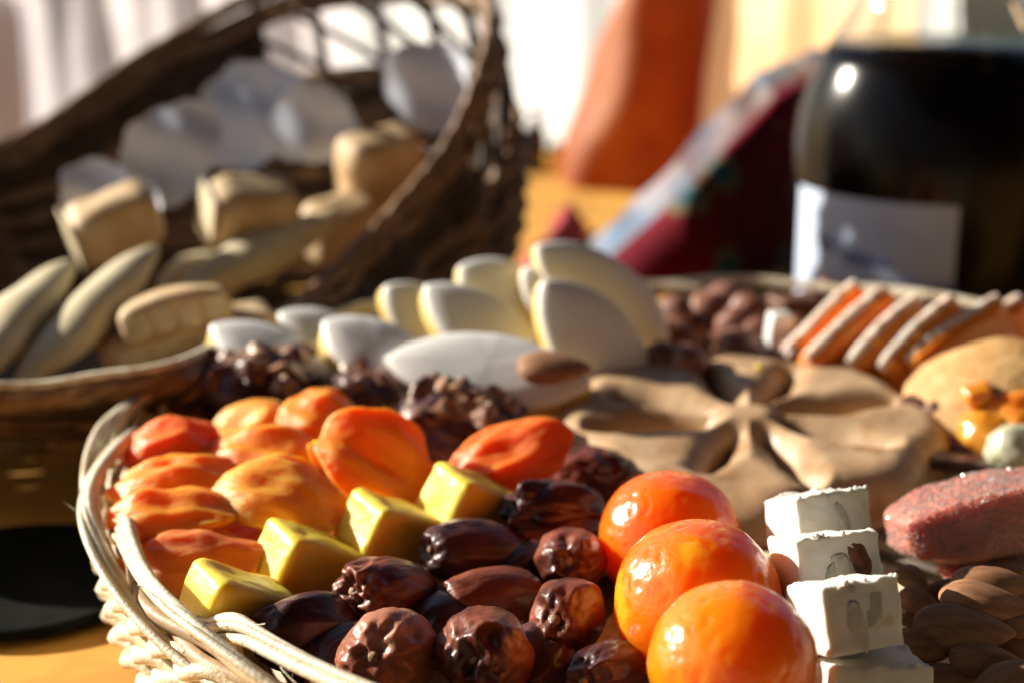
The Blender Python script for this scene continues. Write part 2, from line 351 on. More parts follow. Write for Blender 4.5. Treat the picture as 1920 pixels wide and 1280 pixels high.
# ================================================================== dates
def date_shape(a, b, seed, wr=.1, pucker=1.0, n=5, facet=0.0):
    V, F = ico(n); sd_ = np.array([seed * 3.1, seed * 1.7, seed * 5.3])
    ang = np.arctan2(V[:, 2], V[:, 1]); u = V[:, 0]
    e0 = sstep(.2, .95, -u)
    d = .09 * noise(V * (.7, 1.0, 1.0) + sd_) + wr * (.25 + 1.1 * e0) * (ridged(V * (.55, 1.5, 1.5) + sd_, 2) - 1.1)
    d += .2 * wr * fbm(V * (3, 5, 5) + sd_, 3) - .10 * np.abs(noise(V * (.7, 1.0, 1.0) + sd_ * 2.7))
    if facet: d += facet * np.abs(noise(V * (1.2, 1.6, 1.6) + sd_ * 2))
    e = sstep(.62, 1.0, -u)                                   # stem end faces local -x
    d += -.17 * pucker * sstep(.88, 1, -u) + .03 * pucker * (.2 * np.cos((4 + seed % 4) * ang + 5 * noise(V * 1.5 + sd_)) + 1.0 * noise(V * (2, 3.2, 3.2) + sd_)) * e * sstep(1.0, .93, -u)
    d += -.12 * sstep(.94, 1, u)
    s = 1 + d; P = V * s[:, None]
    P[:, 0] = np.sign(P[:, 0]) * np.abs(P[:, 0]) ** .92
    return P * (a, b, b * .93), F
dates = [  # px, py, h, half length(cm), half width, direction of stem end, material, wrinkle, label
    (885, 1034, 3.7, 1.85, 1.05, (-.85, -.45, .25), 'date_dark', .06, 'smooth plump date lying sideways just right of the second yellow bar'),
    (1040, 962, 4.0, 1.75, 1.0, (-.85, -.45, .2), 'date_dark', .10, 'dark angular creased date furthest back, beside the last yellow bar', .35),
    (1068, 1050, 3.7, 1.7, 1.05, (-.05, -.9, .38), 'date_red', .08, 'reddish date with a torn papery stem end left of the middle clementine'),
    (728, 1112, 3.6, 1.9, 1.12, (-.62, -.7, .36), 'date_red', .13, 'very shiny wrinkled date beside the frontmost pair of yellow bars'),
    (572, 1183, 3.3, 1.75, 1.12, (-.8, -.55, .2), 'date_dark', .08, 'dark glossy date against the front rim, furthest left of the dates'),
    (915, 1122, 3.3, 1.8, .98, (-.9, -.4, .1), 'date_red', .06, 'slim tan-streaked date wedged in the middle of the date heap'),
    (1066, 1152, 3.8, 1.55, 1.08, (-.3, -.88, .32), 'date_red', .06, 'smooth red-brown date touching the left side of the middle clementine'),
    (728, 1228, 3.6, 1.65, 1.32, (-.22, -.88, .42), 'date_tan', .11, 'pinkish tan matt wrinkled date at the front edge of the heap'),
    (912, 1228, 3.7, 1.65, 1.3, (-.27, -.88, .34), 'date_red', .12, 'large creased red-brown date at the bottom edge between tan date and clementine'),
    (1138, 1262, 3.1, 1.6, .98, (-.5, -.8, .22), 'date_dark', .10, 'dark streaky date cut off at the bottom, left of the front clementine'),
    (1010, 1240, 2.9, 1.6, 1.0, (-.3, -.9, -.1), 'date_dark', .08, 'dark date sunk low in shadow between two front dates'),
    (830, 1180, 2.8, 1.6, 1.0, (-.5, -.8, -.1), 'date_dark', .08, 'shadowed date almost buried at the centre of the date heap'),
    (640, 1240, 2.8, 1.6, 1.0, (-.6, -.7, -.1), 'date_dark', .08, 'shadowed date low behind the front rim left of the tan date'),
    (985, 1080, 2.9, 1.6, 1.0, (-.6, -.7, 0), 'date_dark', .08, 'shadowed date deep between the upper dates'),
]
for i, q in enumerate(dates):
    px, py, h, a, b, dr, mk, wr, lab = q[:9]
    P, s = at(px, py, h); V, F = date_shape(a * 1.04, b * 1.09, i + 1, wr, facet=q[9] if len(q) > 9 else 0)
    o = obj('date', V, F, M[mk], loc=P, rot=xframe([-c for c in dr], (0, 0, 1)) @ Matrix.Rotation(i * 1.3, 3, 'X'), label=lab, cat='date', group='dates heaped at the front of the tray')
    m = V[:, 0].min(); j = np.argsort(np.hypot(V[:, 1], V[:, 2]) + (V[:, 0] > 0) * 9)[0]; tip = V[j]
    sv, sf = ico(2); sv = sv * (1 + .35 * noise(sv * 2.3 + i)[:, None]) * (.08, .15, .15) + tip
    obj('stem_scar', sv, sf, M['scar'], parent=o)

# ================================================================== candied clementines
def clementine(px, py, rpx, h, mk, seed, lab):
    P, s = at(px, py, h); R = rpx * s; V, F = ico(6)
    sv = np.array([seed, seed * 2.0, seed * .7])
    d = .035 * noise(V * 1.1 + sv) + .014 * noise(V * 2.9 + sv) - .014 * np.clip(noise(V * 7 + sv) * 1.8 - .2, 0, 1) - .02 * sstep(.93, 1, np.abs(V @ np.array([.3, -.1, .95])))
    d += .0035 * fbm(V * 13 + sv, 3)
    o = obj('candied_clementine', V * (R * (1 + d))[:, None] * (1, 1, .97), F, M[mk], loc=P, label=lab, cat='clementine', group='row of candied clementines')
    return P, R
cl = [clementine(1373, 1246, 160, 5.1, 'clem_front', 1, 'glossy bright orange candied clementine nearest the camera'),
      clementine(1307, 1128, 160, 4.5, 'clem_mid', 2, 'candied clementine with a golden grainy patch, middle of the three'),
      clementine(1256, 1010, 134, 4.2, 'clem_back', 3, 'deep orange candied clementine furthest back, against the flower bread')]

# ================================================================== yellow bars
def bar(px, py, h, d, xdir, zdir, seed, lab):
    P, s = at(px, py, h); V, F = rbox(*d, .3, 16); N_ = normals(V, F)
    V = V + N_ * (.09 * noise(V * .8 + seed * 5)[:, None] + .028 * fbm(V * 2.6 + seed, 4)[:, None])
    V[:, 2] += -.08 * (V[:, 0] / d[0]) ** 2
    obj('yellow_fruit_bar', V, F, M['yellow'], loc=P, rot=frame(xdir, zdir), label=lab, cat='sweet', group='yellow fruit paste bars in a slanting row')
bars = [(447, 1140, 3.7, 'yellow fruit paste bar nearest the rim, lowest of the slanting row'),
        (578, 1056, 3.6, 'yellow fruit paste bar second from the rim, left of the shiny date'),
        (735, 998, 3.8, 'yellow fruit paste bar third from the rim, behind the plump sideways date'),
        (885, 946, 4.0, 'yellow fruit paste bar furthest from the rim, under the red apricot')]
for i, (px, py, h, lab) in enumerate(bars):
    bar(px, py, h, (3.0, 2.15, 1.9), (.70, .50 + .03 * i, -.48), (.42, .2, .88), i, lab)

# ================================================================== dried apricots
def apricot_shape(rx, ry, t, seed, fold=0.0, crease=.3, cup=0.0, n=5):
    """flattened, puffed disc with a pinched rim, a stone hollow and a bend"""
    V, F = ico(n); sv = np.array([seed * 2.3, seed * 4.1, seed])
    r = np.hypot(V[:, 0], V[:, 1])
    z = np.sign(V[:, 2]) * np.abs(V[:, 2]) ** .8
    out = 1 + .12 * noise(V * (1.3, 1.3, .3) + sv) + .05 * noise(V * (3, 3, 1) + sv)
    P = np.stack([V[:, 0] * out * rx, V[:, 1] * out * ry, z * t * (1 - .55 * sstep(.45, 1, r)) * (1 + .35 * noise(V * 1.2 + sv * 2))], -1)
    P[:, 2] -= crease * t * np.exp(-(V[:, 1] * 2.6 + .4 * V[:, 0]) ** 2) * (V[:, 2] > 0) * (1 - r * .6)          # hollow on top
    P[:, 2] += .10 * t * np.clip(ridged(P * (.25, 1.0, .4) + sv, 2) - 1, -1, 1)
    P[:, 2] += .10 * noise(P * .7 + sv) + .03 * fbm(P * 1.7 + sv, 4) + .05 * (ridged(P * (.35, 1.7, 1) + sv * 3, 3) - 1.1)
    P[:, 2] += cup * (r ** 2) * V[:, 1] * 1.0
    if fold:
        P[:, 2] += fold * np.abs(P[:, 1]) ** 1.6 / ry ** .6
    P[:, 2] += .25 * np.sin(P[:, 0] / rx * 1.6 + seed)
    return P, F
apr = [  # px, py, h, rx, ry, t, (long axis), (normal), material, fold, label
    (318, 840, 4.7, 1.65, 1.05, .6, (1, .1, 0), (-.1, -.35, 1), 'ap_red', .1, 'red-orange dried apricot at the back left by the rim'),
    (320, 903, 4.8, 2.0, 1.05, .55, (1, .05, .0), (-.25, -.25, 1), 'ap_orange', .15, 'glossy striped dried apricot beside the left rim, second of four up'),
    (318, 964, 4.7, 2.0, 1.0, .6, (1, .02, .02), (-.2, -.3, 1), 'ap_orange', .12, 'orange dried apricot with a pale pinched tip at the left rim'),
    (357, 1046, 4.0, 2.1, 1.2, .75, (1, .05, -.16), (-.1, -.35, 1), 'ap_brown', .0, 'russet dried apricot behind the nearest yellow bar'),
    (462, 800, 4.7, 1.65, 1.2, .62, (1, .1, -.1), (-.1, -.4, 1), 'ap_light', .1, 'pale orange dried apricot below the leftmost fig'),
    (490, 858, 4.7, 1.85, 1.35, .72, (1, -.1, -.32), (.1, -.45, 1), 'ap_orange', .0, 'plump orange dried apricot in the middle of the apricot heap'),
    (600, 792, 5.0, 1.45, 1.15, .6, (1, 0, -.4), (.25, -.75, .8), 'ap_orange', .05, 'orange dried apricot standing tilted in front of the middle fig'),
    (522, 945, 4.6, 2.05, 1.35, .55, (1, -.1, -.18), (.05, -.5, 1), 'ap_light', .25, 'light orange dried apricot with a folded lip facing the camera'),
    (705, 878, 4.7, 2.1, 1.55, .6, (1, -.2, -.45), (.35, -.75, .8), 'ap_orange', .35, 'large cupped dried apricot at the right end of the heap'),
    (955, 855, 4.9, 2.1, 1.15, .62, (1, .1, .34), (-.2, -.75, .75), 'ap_red', .1, 'red translucent dried apricot behind the last yellow bar'),
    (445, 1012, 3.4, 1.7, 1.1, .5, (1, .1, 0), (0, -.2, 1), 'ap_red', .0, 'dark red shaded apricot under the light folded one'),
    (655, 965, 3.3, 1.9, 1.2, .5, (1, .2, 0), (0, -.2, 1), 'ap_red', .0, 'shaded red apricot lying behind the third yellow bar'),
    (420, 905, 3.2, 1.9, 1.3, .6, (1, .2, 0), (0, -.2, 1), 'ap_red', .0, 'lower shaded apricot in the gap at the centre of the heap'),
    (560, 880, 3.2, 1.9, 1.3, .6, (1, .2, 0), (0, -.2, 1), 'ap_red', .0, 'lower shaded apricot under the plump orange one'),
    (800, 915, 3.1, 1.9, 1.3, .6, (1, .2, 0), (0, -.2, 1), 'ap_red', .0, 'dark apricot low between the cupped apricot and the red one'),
]
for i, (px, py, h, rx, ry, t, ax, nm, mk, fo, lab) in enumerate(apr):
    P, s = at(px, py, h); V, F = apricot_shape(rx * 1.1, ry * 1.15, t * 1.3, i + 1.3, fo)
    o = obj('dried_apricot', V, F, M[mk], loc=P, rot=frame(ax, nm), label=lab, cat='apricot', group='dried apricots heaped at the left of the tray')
    if i == 8:                                  # the yellow turned-over tip
        v, f = apricot_shape(.62, .42, .33, 55, 0, n=4)
        obj('folded_tip', v + (-1.75, -.55, .25), f, M['ap_light'], parent=o, label='yellow folded tip')

# ================================================================== nougat
def nougat(px, py, h, d, rot, seed, lab, nuts):
    P, s = at(px, py, h); V, F = rbox(*d, .09, 22); N_ = normals(V, F)
    V = V + N_ * (.07 * noise(V * .8 + seed * 4)[:, None] + .03 * fbm(V * 2.5 + seed, 3)[:, None])
    top = sstep(d[2] / 2 - .2, d[2] / 2, V[:, 2]) * (np.maximum(np.abs(V[:, 0]) / d[0], np.abs(V[:, 1]) / d[1]) > .42)
    V[:, 2] += top * .11 * np.clip(fbm(V * 2.6 + seed * 3, 3), -.3, 1)
    o = obj('nougat_cube', V, F, M['nougat'], loc=P, rot=rot, label=lab, cat='nougat', group='nougat cubes beside the clementines')
    for (x, z, rx, rz, tilt, mk, side) in nuts:
        v, f = ico(3); v = v * (1 + .5 * noise(v * 1.1 + seed + x * 3)[:, None])
        c_, s_ = math.cos(tilt), math.sin(tilt); v = v * (rx, .03, rz); v = np.stack([v[:, 0] * c_ - v[:, 2] * s_, v[:, 1], v[:, 0] * s_ + v[:, 2] * c_], -1)
        if side == 't': v = np.stack([v[:, 0] + x, v[:, 2] + z, v[:, 1] + d[2] / 2 - .005], -1)
        else: v = v + (x, -d[1] / 2 - .005, z)
        obj('nut_piece', v, f, M[mk], parent=o)
    for k in range(5):                           # ragged crumbs clinging to the cut edge
        v, f = ico(2); v = v * (1 + .4 * noise(v * 1.7 + k + seed)[:, None]) * rnd.uniform(.05, .1)
        obj('crumb', v + (rnd.uniform(-.45, .5) * d[0], -d[1] / 2 + rnd.uniform(0, .25), d[2] / 2 + .02), f, M['nougat'], parent=o)
Rn = ypr(9, 0, 0)
nougat(1586, 1152, 5.3, (2.3, 2.0, 1.85), ypr(19, 0, -21), 1, 'nougat cube nearest the camera, standing on another nougat piece', [(-.25, -.1, .24, .7, .15, 'nut_pale', 'f'), (.35, .2, .2, .45, -.2, 'nut_green', 'f'), (-.4, .78, .25, .12, 0, 'nut_pale', 'f')])
nougat(1548, 1066, 5.3, (2.6, 2.0, 2.0), ypr(17, 0, -21), 2, 'middle nougat cube with a brown-skinned almond in its face', [(.62, .1, .3, .68, .18, 'nut_brown', 'f'), (.05, -.1, .3, .55, .1, 'nut_pale', 'f'), (-.35, -.15, .14, .42, -.3, 'nut_green', 'f')])
nougat(1534, 982, 5.3, (2.55, 2.0, 1.9), ypr(24, 0, -19), 3, 'rearmost nougat cube with one curved pale almond slice', [(.3, .05, .17, .62, .3, 'nut_pale', 'f')])
nougat(1622, 1290, 3.3, (2.9, 2.3, 1.8), ypr(14, 4, -10), 4, 'flat nougat piece under the front cube at the bottom edge', [(-.2, 0, .6, .3, .2, 'nut_green', 'f'), (-.5, .2, .5, .35, .4, 'nut_pale', 't'), (.6, -.3, .4, .25, .2, 'nut_pale', 'f')])
for (px, py, k) in ((1580, 1150, 0), (1560, 1060, 1)):
    nougat(px, py + 35, 3.3, (2.5, 2.2, 1.9), ypr(4 + 6 * k, 0, 0), 6 + k, ('nougat piece hidden in shade beneath the middle cube', 'nougat piece hidden in shade beneath the rearmost cube')[k], [])

# ================================================================== flower bread
def flower_bread(px, py, h):
    P, s = at(px, py, h); nr, na = 120, 420; R = 7.4
    r = np.linspace(0, 1, nr)[:, None]; a = np.linspace(0, 2 * np.pi, na, endpoint=False)[None]
    ro = R * (1 + .035 * np.cos(8 * a + .3) + .03 * np.sin(3 * a + 1)); x = r * ro * np.cos(a); y = r * ro * np.sin(a)
    pts = np.stack([x, y, 0 * x], -1).reshape(-1, 3)
    wx = pts[:, 0] + .25 * noise(pts * .35 + 3); wy = pts[:, 1] + .25 * noise(pts * .35 + 31)
    d = (ro - r * ro).ravel() * .9
    for k in range(8):                          # eight teardrop cuts around the heart
        t = 2 * math.pi * (k + .35) / 8 + .12 * math.sin(k * 2.7); c, s_ = math.cos(t), math.sin(t)
        u = wx * c + wy * s_; v = -wx * s_ + wy * c
        w = .2 + .07 * math.sin(k * 1.9); L0, L1 = 1.75, 5.7 + .4 * math.cos(k * 3.1)
        q = np.clip((u - L0) / (L1 - L0), 0, 1); hw = w * np.sin(np.pi * q ** .8) ** .8
        dd = np.where((u > L0) & (u < L1), np.abs(v) - hw, np.hypot(np.maximum(np.maximum(L0 - u, u - L1), 0), v))
        d = np.minimum(d, dd)
    prof = 1.35 * np.sqrt(np.clip(1 - (1 - np.clip(d / 1.2, 0, 1)) ** 2, 0, 1))
    z = np.where(d > 0, prof * .9 + .1, -.1 + 0 * d)
    z += (d > 0) * (.18 * noise(pts * .45 + 8) + .015 * fbm(pts * 1.3, 3)) + .1 * np.exp(-(pts[:, 0] ** 2 + pts[:, 1] ** 2) / 2.5)
    pts[:, 2] = z
    F = grid_faces(nr, na, False, True)
    n0 = len(pts); low = pts[-na:].copy(); low[:, 2] = -.9; low[:, :2] *= .97; pts = np.vstack([pts, low])
    F += [((nr - 1) * na + j, n0 + j, n0 + (j + 1) % na, (nr - 1) * na + (j + 1) % na) for j in range(na)]
    F.append(tuple(n0 + j for j in range(na)))
    o = obj('flower_bread', pts, F, M['bread'], loc=P, rot=ypr(0, 0, 4), label='flat golden bread with petal-shaped cuts around its centre', cat='bread')
    v, f = ico(2); obj('yellow_crumb', v * .13 + (1.0, 4.6, 1.45), f, M['yellow'], parent=o, label='tiny yellow speck')
flower_bread(1400, 832, 3.1)

# ================================================================== prune, figs
def lump(px, py, h, rx, ry, rz, seed, m, name, rot=None, amp=.18, fr=1.0, n=5, ridge=.0, **kw):
    P, s = at(px, py, h); V, F = ico(n); sv = np.array([seed * 3.3, seed, seed * 1.9])
    d = amp * noise(V * fr + sv) + .4 * amp * fbm(V * fr * 2.4 + sv, 3) + ridge * (ridged(V * fr * 1.6 + sv, 3) - 1.1)
    return obj(name, V * (1 + d)[:, None] * (rx, ry, rz), F, M[m], loc=P, rot=rot, **kw)
lump(1105, 885, 3.7, 1.5, 1.2, 1.0, 3, 'prune', 'prune', label='glossy red-brown prune between red apricot and flower bread', cat='prune', ridge=.06)
lump(1085, 930, 3.0, 1.4, 1.2, .9, 5, 'prune', 'prune', label='shaded prune low behind the dark angular date', cat='prune', ridge=.06)
def fig(px, py, h, rx, ry, rz, seed, rot, lab):
    P, s = at(px, py, h); V, F = ico(5); sv = np.array([seed * 1.3, seed * 2.9, seed])
    d = .2 * noise(V * 1.2 + sv) + .09 * (ridged(V * (1.0, 1.6, 1.3) + sv, 3) - 1.1)
    o = obj('dried_fig', V * (1 + d)[:, None] * (rx, ry, rz), F, M['fig'], loc=P, rot=rot, label=lab, cat='fig', group='dark dried figs behind the apricots')
    for k in (1, 3, 5):                         # crumpled tan skin flaps on top
        t = np.linspace(-1, 1, 26)[:, None]; w = np.linspace(-1, 1, 9)[None]
        a0 = (k - 2.5) * .33 + rnd.uniform(-.08, .08)
        x = rx * (.95 * t) * math.cos(a0 * .25) + 0 * w; yy = ry * (a0 * .75 + .30 * w + .14 * np.sin(3 * t + k))
        nn = noise(np.stack([x.ravel() * 1.3 + k * 7, yy.ravel() * 1.3, 0 * x.ravel() + seed], -1)).reshape(x.shape)
        zz = rz * (1.02 * np.sqrt(np.clip(1 - (t * .93) ** 2 - (a0 * .6) ** 2, .03, 1)) + .10 * (1 - w ** 2) + .18 * w * np.sin(2.3 * t + k) + .42 * nn)
        top = np.stack([x, yy, zz], -1).reshape(-1, 3); bot = top - (0, 0, .16)
        g = grid_faces(26, 9); nV = len(top)
        ring = [i * 9 for i in range(26)] + [25 * 9 + j for j in range(1, 9)] + [i * 9 + 8 for i in range(24, -1, -1)] + [j for j in range(7, 0, -1)]
        F2 = g + [tuple(q + nV for q in f[::-1]) for f in g] + [(ring[q], ring[(q + 1) % len(ring)], ring[(q + 1) % len(ring)] + nV, ring[q] + nV) for q in range(len(ring))]
        obj('skin_fold', np.vstack([top, bot]), F2, M['fig_skin'], parent=o)
fig(470, 728, 4.6, 2.6, 1.8, 1.25, 1, ypr(-8, -4, 18), 'dark purple dried fig with crumpled tan top, leftmost of the figs')
fig(690, 752, 4.3, 2.0, 1.7, 1.0, 2, ypr(-18, 8, 12), 'brown shrivelled dried fig in the middle, behind the orange apricots')
fig(860, 800, 4.3, 2.3, 1.9, 1.25, 3, ypr(-14, 12, 20), 'large dried fig with pale ridges under the front calisson')

# ================================================================== calissons
def calisson(px, py, h, L, W, T, xdir, zdir, seed, lab):
    P, s = at(px, py, h); nu, nv = 64, 1
    t = np.linspace(0, 2 * np.pi, 96, endpoint=False)
    cx = np.sign(np.cos(t)) * np.abs(np.cos(t)) ** 1.0; ol = np.stack([cx * L / 2, np.sign(np.sin(t)) * (1 - np.abs(cx) ** 2.1) ** .78 * W / 2 * 1.06], -1)
    k_ = np.linspace(0, 1, 12)
    def body(z0, z1, e, rt, rb, dome=.03):
        dm = dome
        rings = [(0.0, z0), (.6, z0), (1 - rb, z0), (1 - rb * .3, z0 + rb * .9), (1, z0 + rb * 2.2), (1, z1 - rt * 2.2), (1 - rt * .3, z1 - rt * .8), (1 - rt, z1), (.85, z1 + dm * .45), (.6, z1 + dm * .8), (.3, z1 + dm * .96), (0.0, z1 + dm)]
        V = np.concatenate([np.c_[ol * (q * e), np.full(96, z)] for q, z in rings]); F = grid_faces(len(rings), 96, False, True)
        V += (.05 * noise(V * .5 + seed * 3)[:, None] + .02 * noise(V * 1.7 + seed)[:, None]) * (1, 1, .6)
        return V, [f[::-1] for f in F]
    o = put('calisson', None, None, loc=P, rot=frame(xdir, zdir), label=lab, cat='calisson', group='iced calissons heaped behind the figs')
    V, F = body(-T * .38, T * .24, 1, .04, .05); obj('almond_paste_base', V, F, M['marzipan'], parent=o)
    V, F = body(T * .24 + .003, T * .5, 1.0, .08, .01, .22); obj('icing', V, F, M['icing'], parent=o)
cals = [
    (508, 676, 5.3, 5.6, 2.7, 1.6, (1, -.2, -.42), (.2, -.42, .88), 'calisson furthest left, partly behind the leftmost fig'),
    (615, 645, 5.0, 4.8, 2.5, 1.5, (.9, -.2, -.3), (.25, -.5, .8), 'calisson mostly hidden behind its left neighbours'),
    (706, 672, 5.4, 5.2, 2.9, 1.7, (1, -.3, -.42), (.2, -.5, .85), 'calisson with a bright yellow end, left of the long front one'),
    (915, 712, 5.0, 8.2, 3.3, 1.9, (1, -.05, -.2), (-.02, -.6, .8), 'longest calisson at the front of the heap, lying broadside'),
    (790, 600, 5.2, 4.4, 2.6, 1.4, (.8, -.1, -.6), (.35, -.75, .55), 'small calisson at the back left against the brown basket'),
    (905, 628, 5.4, 6.4, 3.0, 1.6, (.85, -.3, -.55), (.2, -.7, .7), 'calisson sloping down in the middle, above the long front one'),
    (948, 560, 6.2, 5.0, 2.9, 1.4, (.8, 0, -.55), (.2, -.85, .45), 'greyish calisson standing at the back centre'),
    (1055, 568, 6.2, 4.6, 2.8, 1.4, (.7, 0, -.6), (.2, -.9, .4), 'calisson wedged behind the tall right-hand pair'),
    (1125, 552, 6.6, 7.0, 3.1, 1.4, (.72, .1, -.62), (.25, -.85, .45), 'tall calisson leaning at the very back right'),
    (1115, 652, 5.3, 7.0, 3.4, 1.6, (.62, -.12, -.75), (.22, -.9, .38), 'upright calisson with a broad yellow side, right end of the heap'),
]
for i, c in enumerate(cals): calisson(*c[:5], c[5] * .85, c[6], c[7], i, c[8])
def almond(px, py, h, L, xdir, zdir, seed, lab, grp='brown almonds heaped at the right front'):
    P, s = at(px, py, h); V, F = ico(4); x = V[:, 0]
    w = (1 - .32 * x) * (1 - .25 * np.clip(x, 0, 1) ** 2)
    Q = np.stack([x * L / 2, V[:, 1] * w * L * .29, V[:, 2] * w * L * .175], -1)
    ang = np.arctan2(V[:, 2], V[:, 1]); Q *= (1 + .05 * noise(V * 1.3 + seed * 3) + .018 * noise(np.stack([x * .8 + seed, ang * 5, 0 * x], -1)))[:, None]
    obj('almond', Q, F, M['almond'], loc=P, rot=frame(xdir, zdir), label=lab, cat='almond', group=grp)
almond(1040, 690, 6.2, 2.9, (1, .0, -.15), (0, -.3, 1), 50, 'single almond lying on the calissons', None)
alm = [(1540 + 320, 1095, 4.3, 3.0, (1, .1, -.08), (0, -.3, 1), 'sunlit almond at the top of the almond heap by the pink jelly'),
       (1850, 1130, 4.1, 3.4, (1, -.15, -.1), (.1, -.2, 1), 'long almond with a lit upper edge near the top of the heap'),
       (1810, 1180, 3.8, 3.6, (1, -.1, -.05), (0, -.3, 1), 'broad shaded almond across the middle of the heap'),
       (1730, 1212, 3.5, 2.6, (1, .1, -.1), (.1, -.4, 1), 'rounded almond right beside the front nougat cube'),
       (1850, 1238, 3.4, 2.6, (1, -.05, -.12), (0, -.4, 1), 'almond with a pointed right end low in the heap'),
       (1770, 1275, 3.0, 2.6, (.9, .2, 0), (0, -.3, 1), 'dark almond at the bottom edge right of the flat nougat'),
       (1900, 1275, 3.4, 2.8, (1, .3, .2), (-.3, -.4, 1), 'reddish almond in the bottom right corner'),
       (1725, 1130, 3.4, 2.0, (.5, -.8, 0), (-.2, -.3, 1), 'small almond end-on, left side of the heap'),
       (1712, 1085, 3.8, 1.7, (.4, -.9, 0), (-.3, -.3, 1), 'small lit almond just left of the pink jelly base'),
       (1925, 1170, 3.6, 2.8, (.9, .3, 0), (0, -.3, 1), 'almond cut by the right edge, below the long one'),
       (1925, 1225, 3.1, 2.6, (.9, -.3, 0), (0, -.3, 1), 'almond cut by the right edge near the corner'),
       (1690, 1250, 2.7, 2.5, (.7, .5, 0), (0, -.3, 1), 'almond in deep shade behind the flat nougat piece'),
       (1785, 1110, 3.3, 2.4, (.8, .4, 0), (0, -.3, 1), 'almond half buried behind the broad shaded one'),
       (1700, 1175, 2.8, 2.4, (.6, .6, 0), (0, -.3, 1), 'almond deep in the gap by the front nougat cube'),
       (1905, 1065, 3.4, 2.4, (.9, .1, 0), (0, -.3, 1), 'almond tucked under the sugared jelly at the right edge')]
for i, q in enumerate(alm): almond(q[0], q[1], q[2], q[3] * .8, q[4], q[5], i + 1, q[6])

# ================================================================== sugared pink fruit jelly
def jelly(px, py, h, d, rot, seed, lab, ns):
    P, s = at(px, py, h); V, F = rbox(*d, .35, 20); N_ = normals(V, F)
    V = V + N_ * (.16 * noise(V * .6 + seed)[:, None] + .05 * fbm(V * 2 + seed, 3)[:, None])
    tp = np.clip(-V[:, 0] / (d[0] / 2), 0, 1); V[:, 2] = V[:, 2] * (1 - .45 * tp ** 1.5) - .15 * tp; V[:, 1] *= 1 - .35 * tp ** 2
    o = obj('fruit_jelly', V, F, M['quince'], loc=P, rot=rot, label=lab, cat='jelly', group='sugared pink fruit jellies')
    rg = np.random.RandomState(seed); F_ = np.array(F); vs_, fs_ = [], []
    ctr = V[F_].mean(1); nf = np.cross(V[F_[:, 1]] - V[F_[:, 0]], V[F_[:, 2]] - V[F_[:, 0]]); ar = np.linalg.norm(nf, axis=1); nf /= ar[:, None]
    if (nf * ctr).sum() < 0: nf = -nf
    pick = rg.choice(len(F_), ns, p=ar / ar.sum())
    cub = np.array([(x, y, z) for x in (-1, 1) for y in (-1, 1) for z in (-1, 1)], float)
    cf = [(0, 1, 3, 2), (4, 6, 7, 5), (0, 4, 5, 1), (2, 3, 7, 6), (0, 2, 6, 4), (1, 5, 7, 3)]
    for i, j in enumerate(pick):
        Q = np.linalg.qr(rg.normal(size=(3, 3)))[0]; p_, q_ = rg.rand(2); w = np.array([(1 - p_) * (1 - q_), p_ * (1 - q_), p_ * q_, (1 - p_) * q_])
        c = (V[F_[j]] * w[:, None]).sum(0) + nf[j] * .01
        vs_.append(c + (cub * rg.uniform(.010, .028, 3)) @ Q.T); fs_ += [tuple(8 * i + q for q in f) for f in cf]
    obj('sugar_crystals', np.concatenate(vs_), fs_, M['sugar'], smooth=False, parent=o, kind='stuff')
jelly(1835, 968, 4.4, (5.6, 3.6, 2.2), ypr(10, -5, -12), 3, 'large pink sugar-crusted fruit jelly at the right edge', 8000)
jelly(1885, 1062, 3.2, (4.0, 2.2, 1.0), ypr(4, 0, 0), 8, 'second sugared jelly peeping out beneath the large pink one', 2200)

# ================================================================== hazelnuts, white stick, chocolates
hz = [(1222, 610), (1255, 640), (1290, 685), (1345, 665), (1385, 660), (1380, 612), (1310, 625), (1330, 590), (1265, 590), (1420, 690), (1425, 640), (1240, 680), (1295, 560), (1360, 570), (1400, 585)]
where = ['leftmost, touching the upright calisson', 'pink-lit one second from the calissons', 'lit one at the flower bread edge, left', 'lit one in front, behind the bread slit', 'large wrinkled one right of centre', 'lit one topmost right of centre', 'dark one at the centre of the heap', 'dark one in the back row centre', 'dark one in the back row left', 'dark one against the white stick base', 'dark one beside the white stick', 'low one between calisson and bread', 'far one by the back rim, left', 'far one by the back rim, centre', 'far one by the back rim, right']
for i, (px, py) in enumerate(hz):
    P, s = at(px, py, 3.6 + .5 * (i % 3)); V, F = ico(4); R = 1.0 + .12 * math.sin(i * 2.1)
    d = .09 * noise(V * 1.2 + i * 3) + .05 * noise(V * 3 + i); d[V[:, 2] > .8] += .0
    V2 = V * (1 + d)[:, None]; V2[:, 2] += .22 * np.clip(V[:, 2] - .6, 0, 1)
    R3 = frame((1, .3 * math.sin(i), .2), (math.sin(i * 2.4), -.6 + .5 * math.cos(i * 1.7), .5))
    o = obj('hazelnut', V2 * R, F, M['hazel'], loc=P, rot=R3, label='brown hazelnut, ' + where[i], cat='hazelnut', group='hazelnuts behind the flower bread')
    v, f = ico(3); obj('shell_base', v * (.55 * R, .55 * R, .16 * R) + (0, 0, -.93 * R), f, M['hazel_pale'], parent=o)
P, s = at(1455, 645, 4.6); V, F = rbox(1.0, .9, 2.9, .15, 10); V += .07 * noise(V * 1.5)[:, None]
obj('nougat_stick', V, F, M['icing'], loc=P, rot=ypr(10, 4, 8), label='white sugar stick standing upright between hazelnuts and chocolates', cat='sweet')
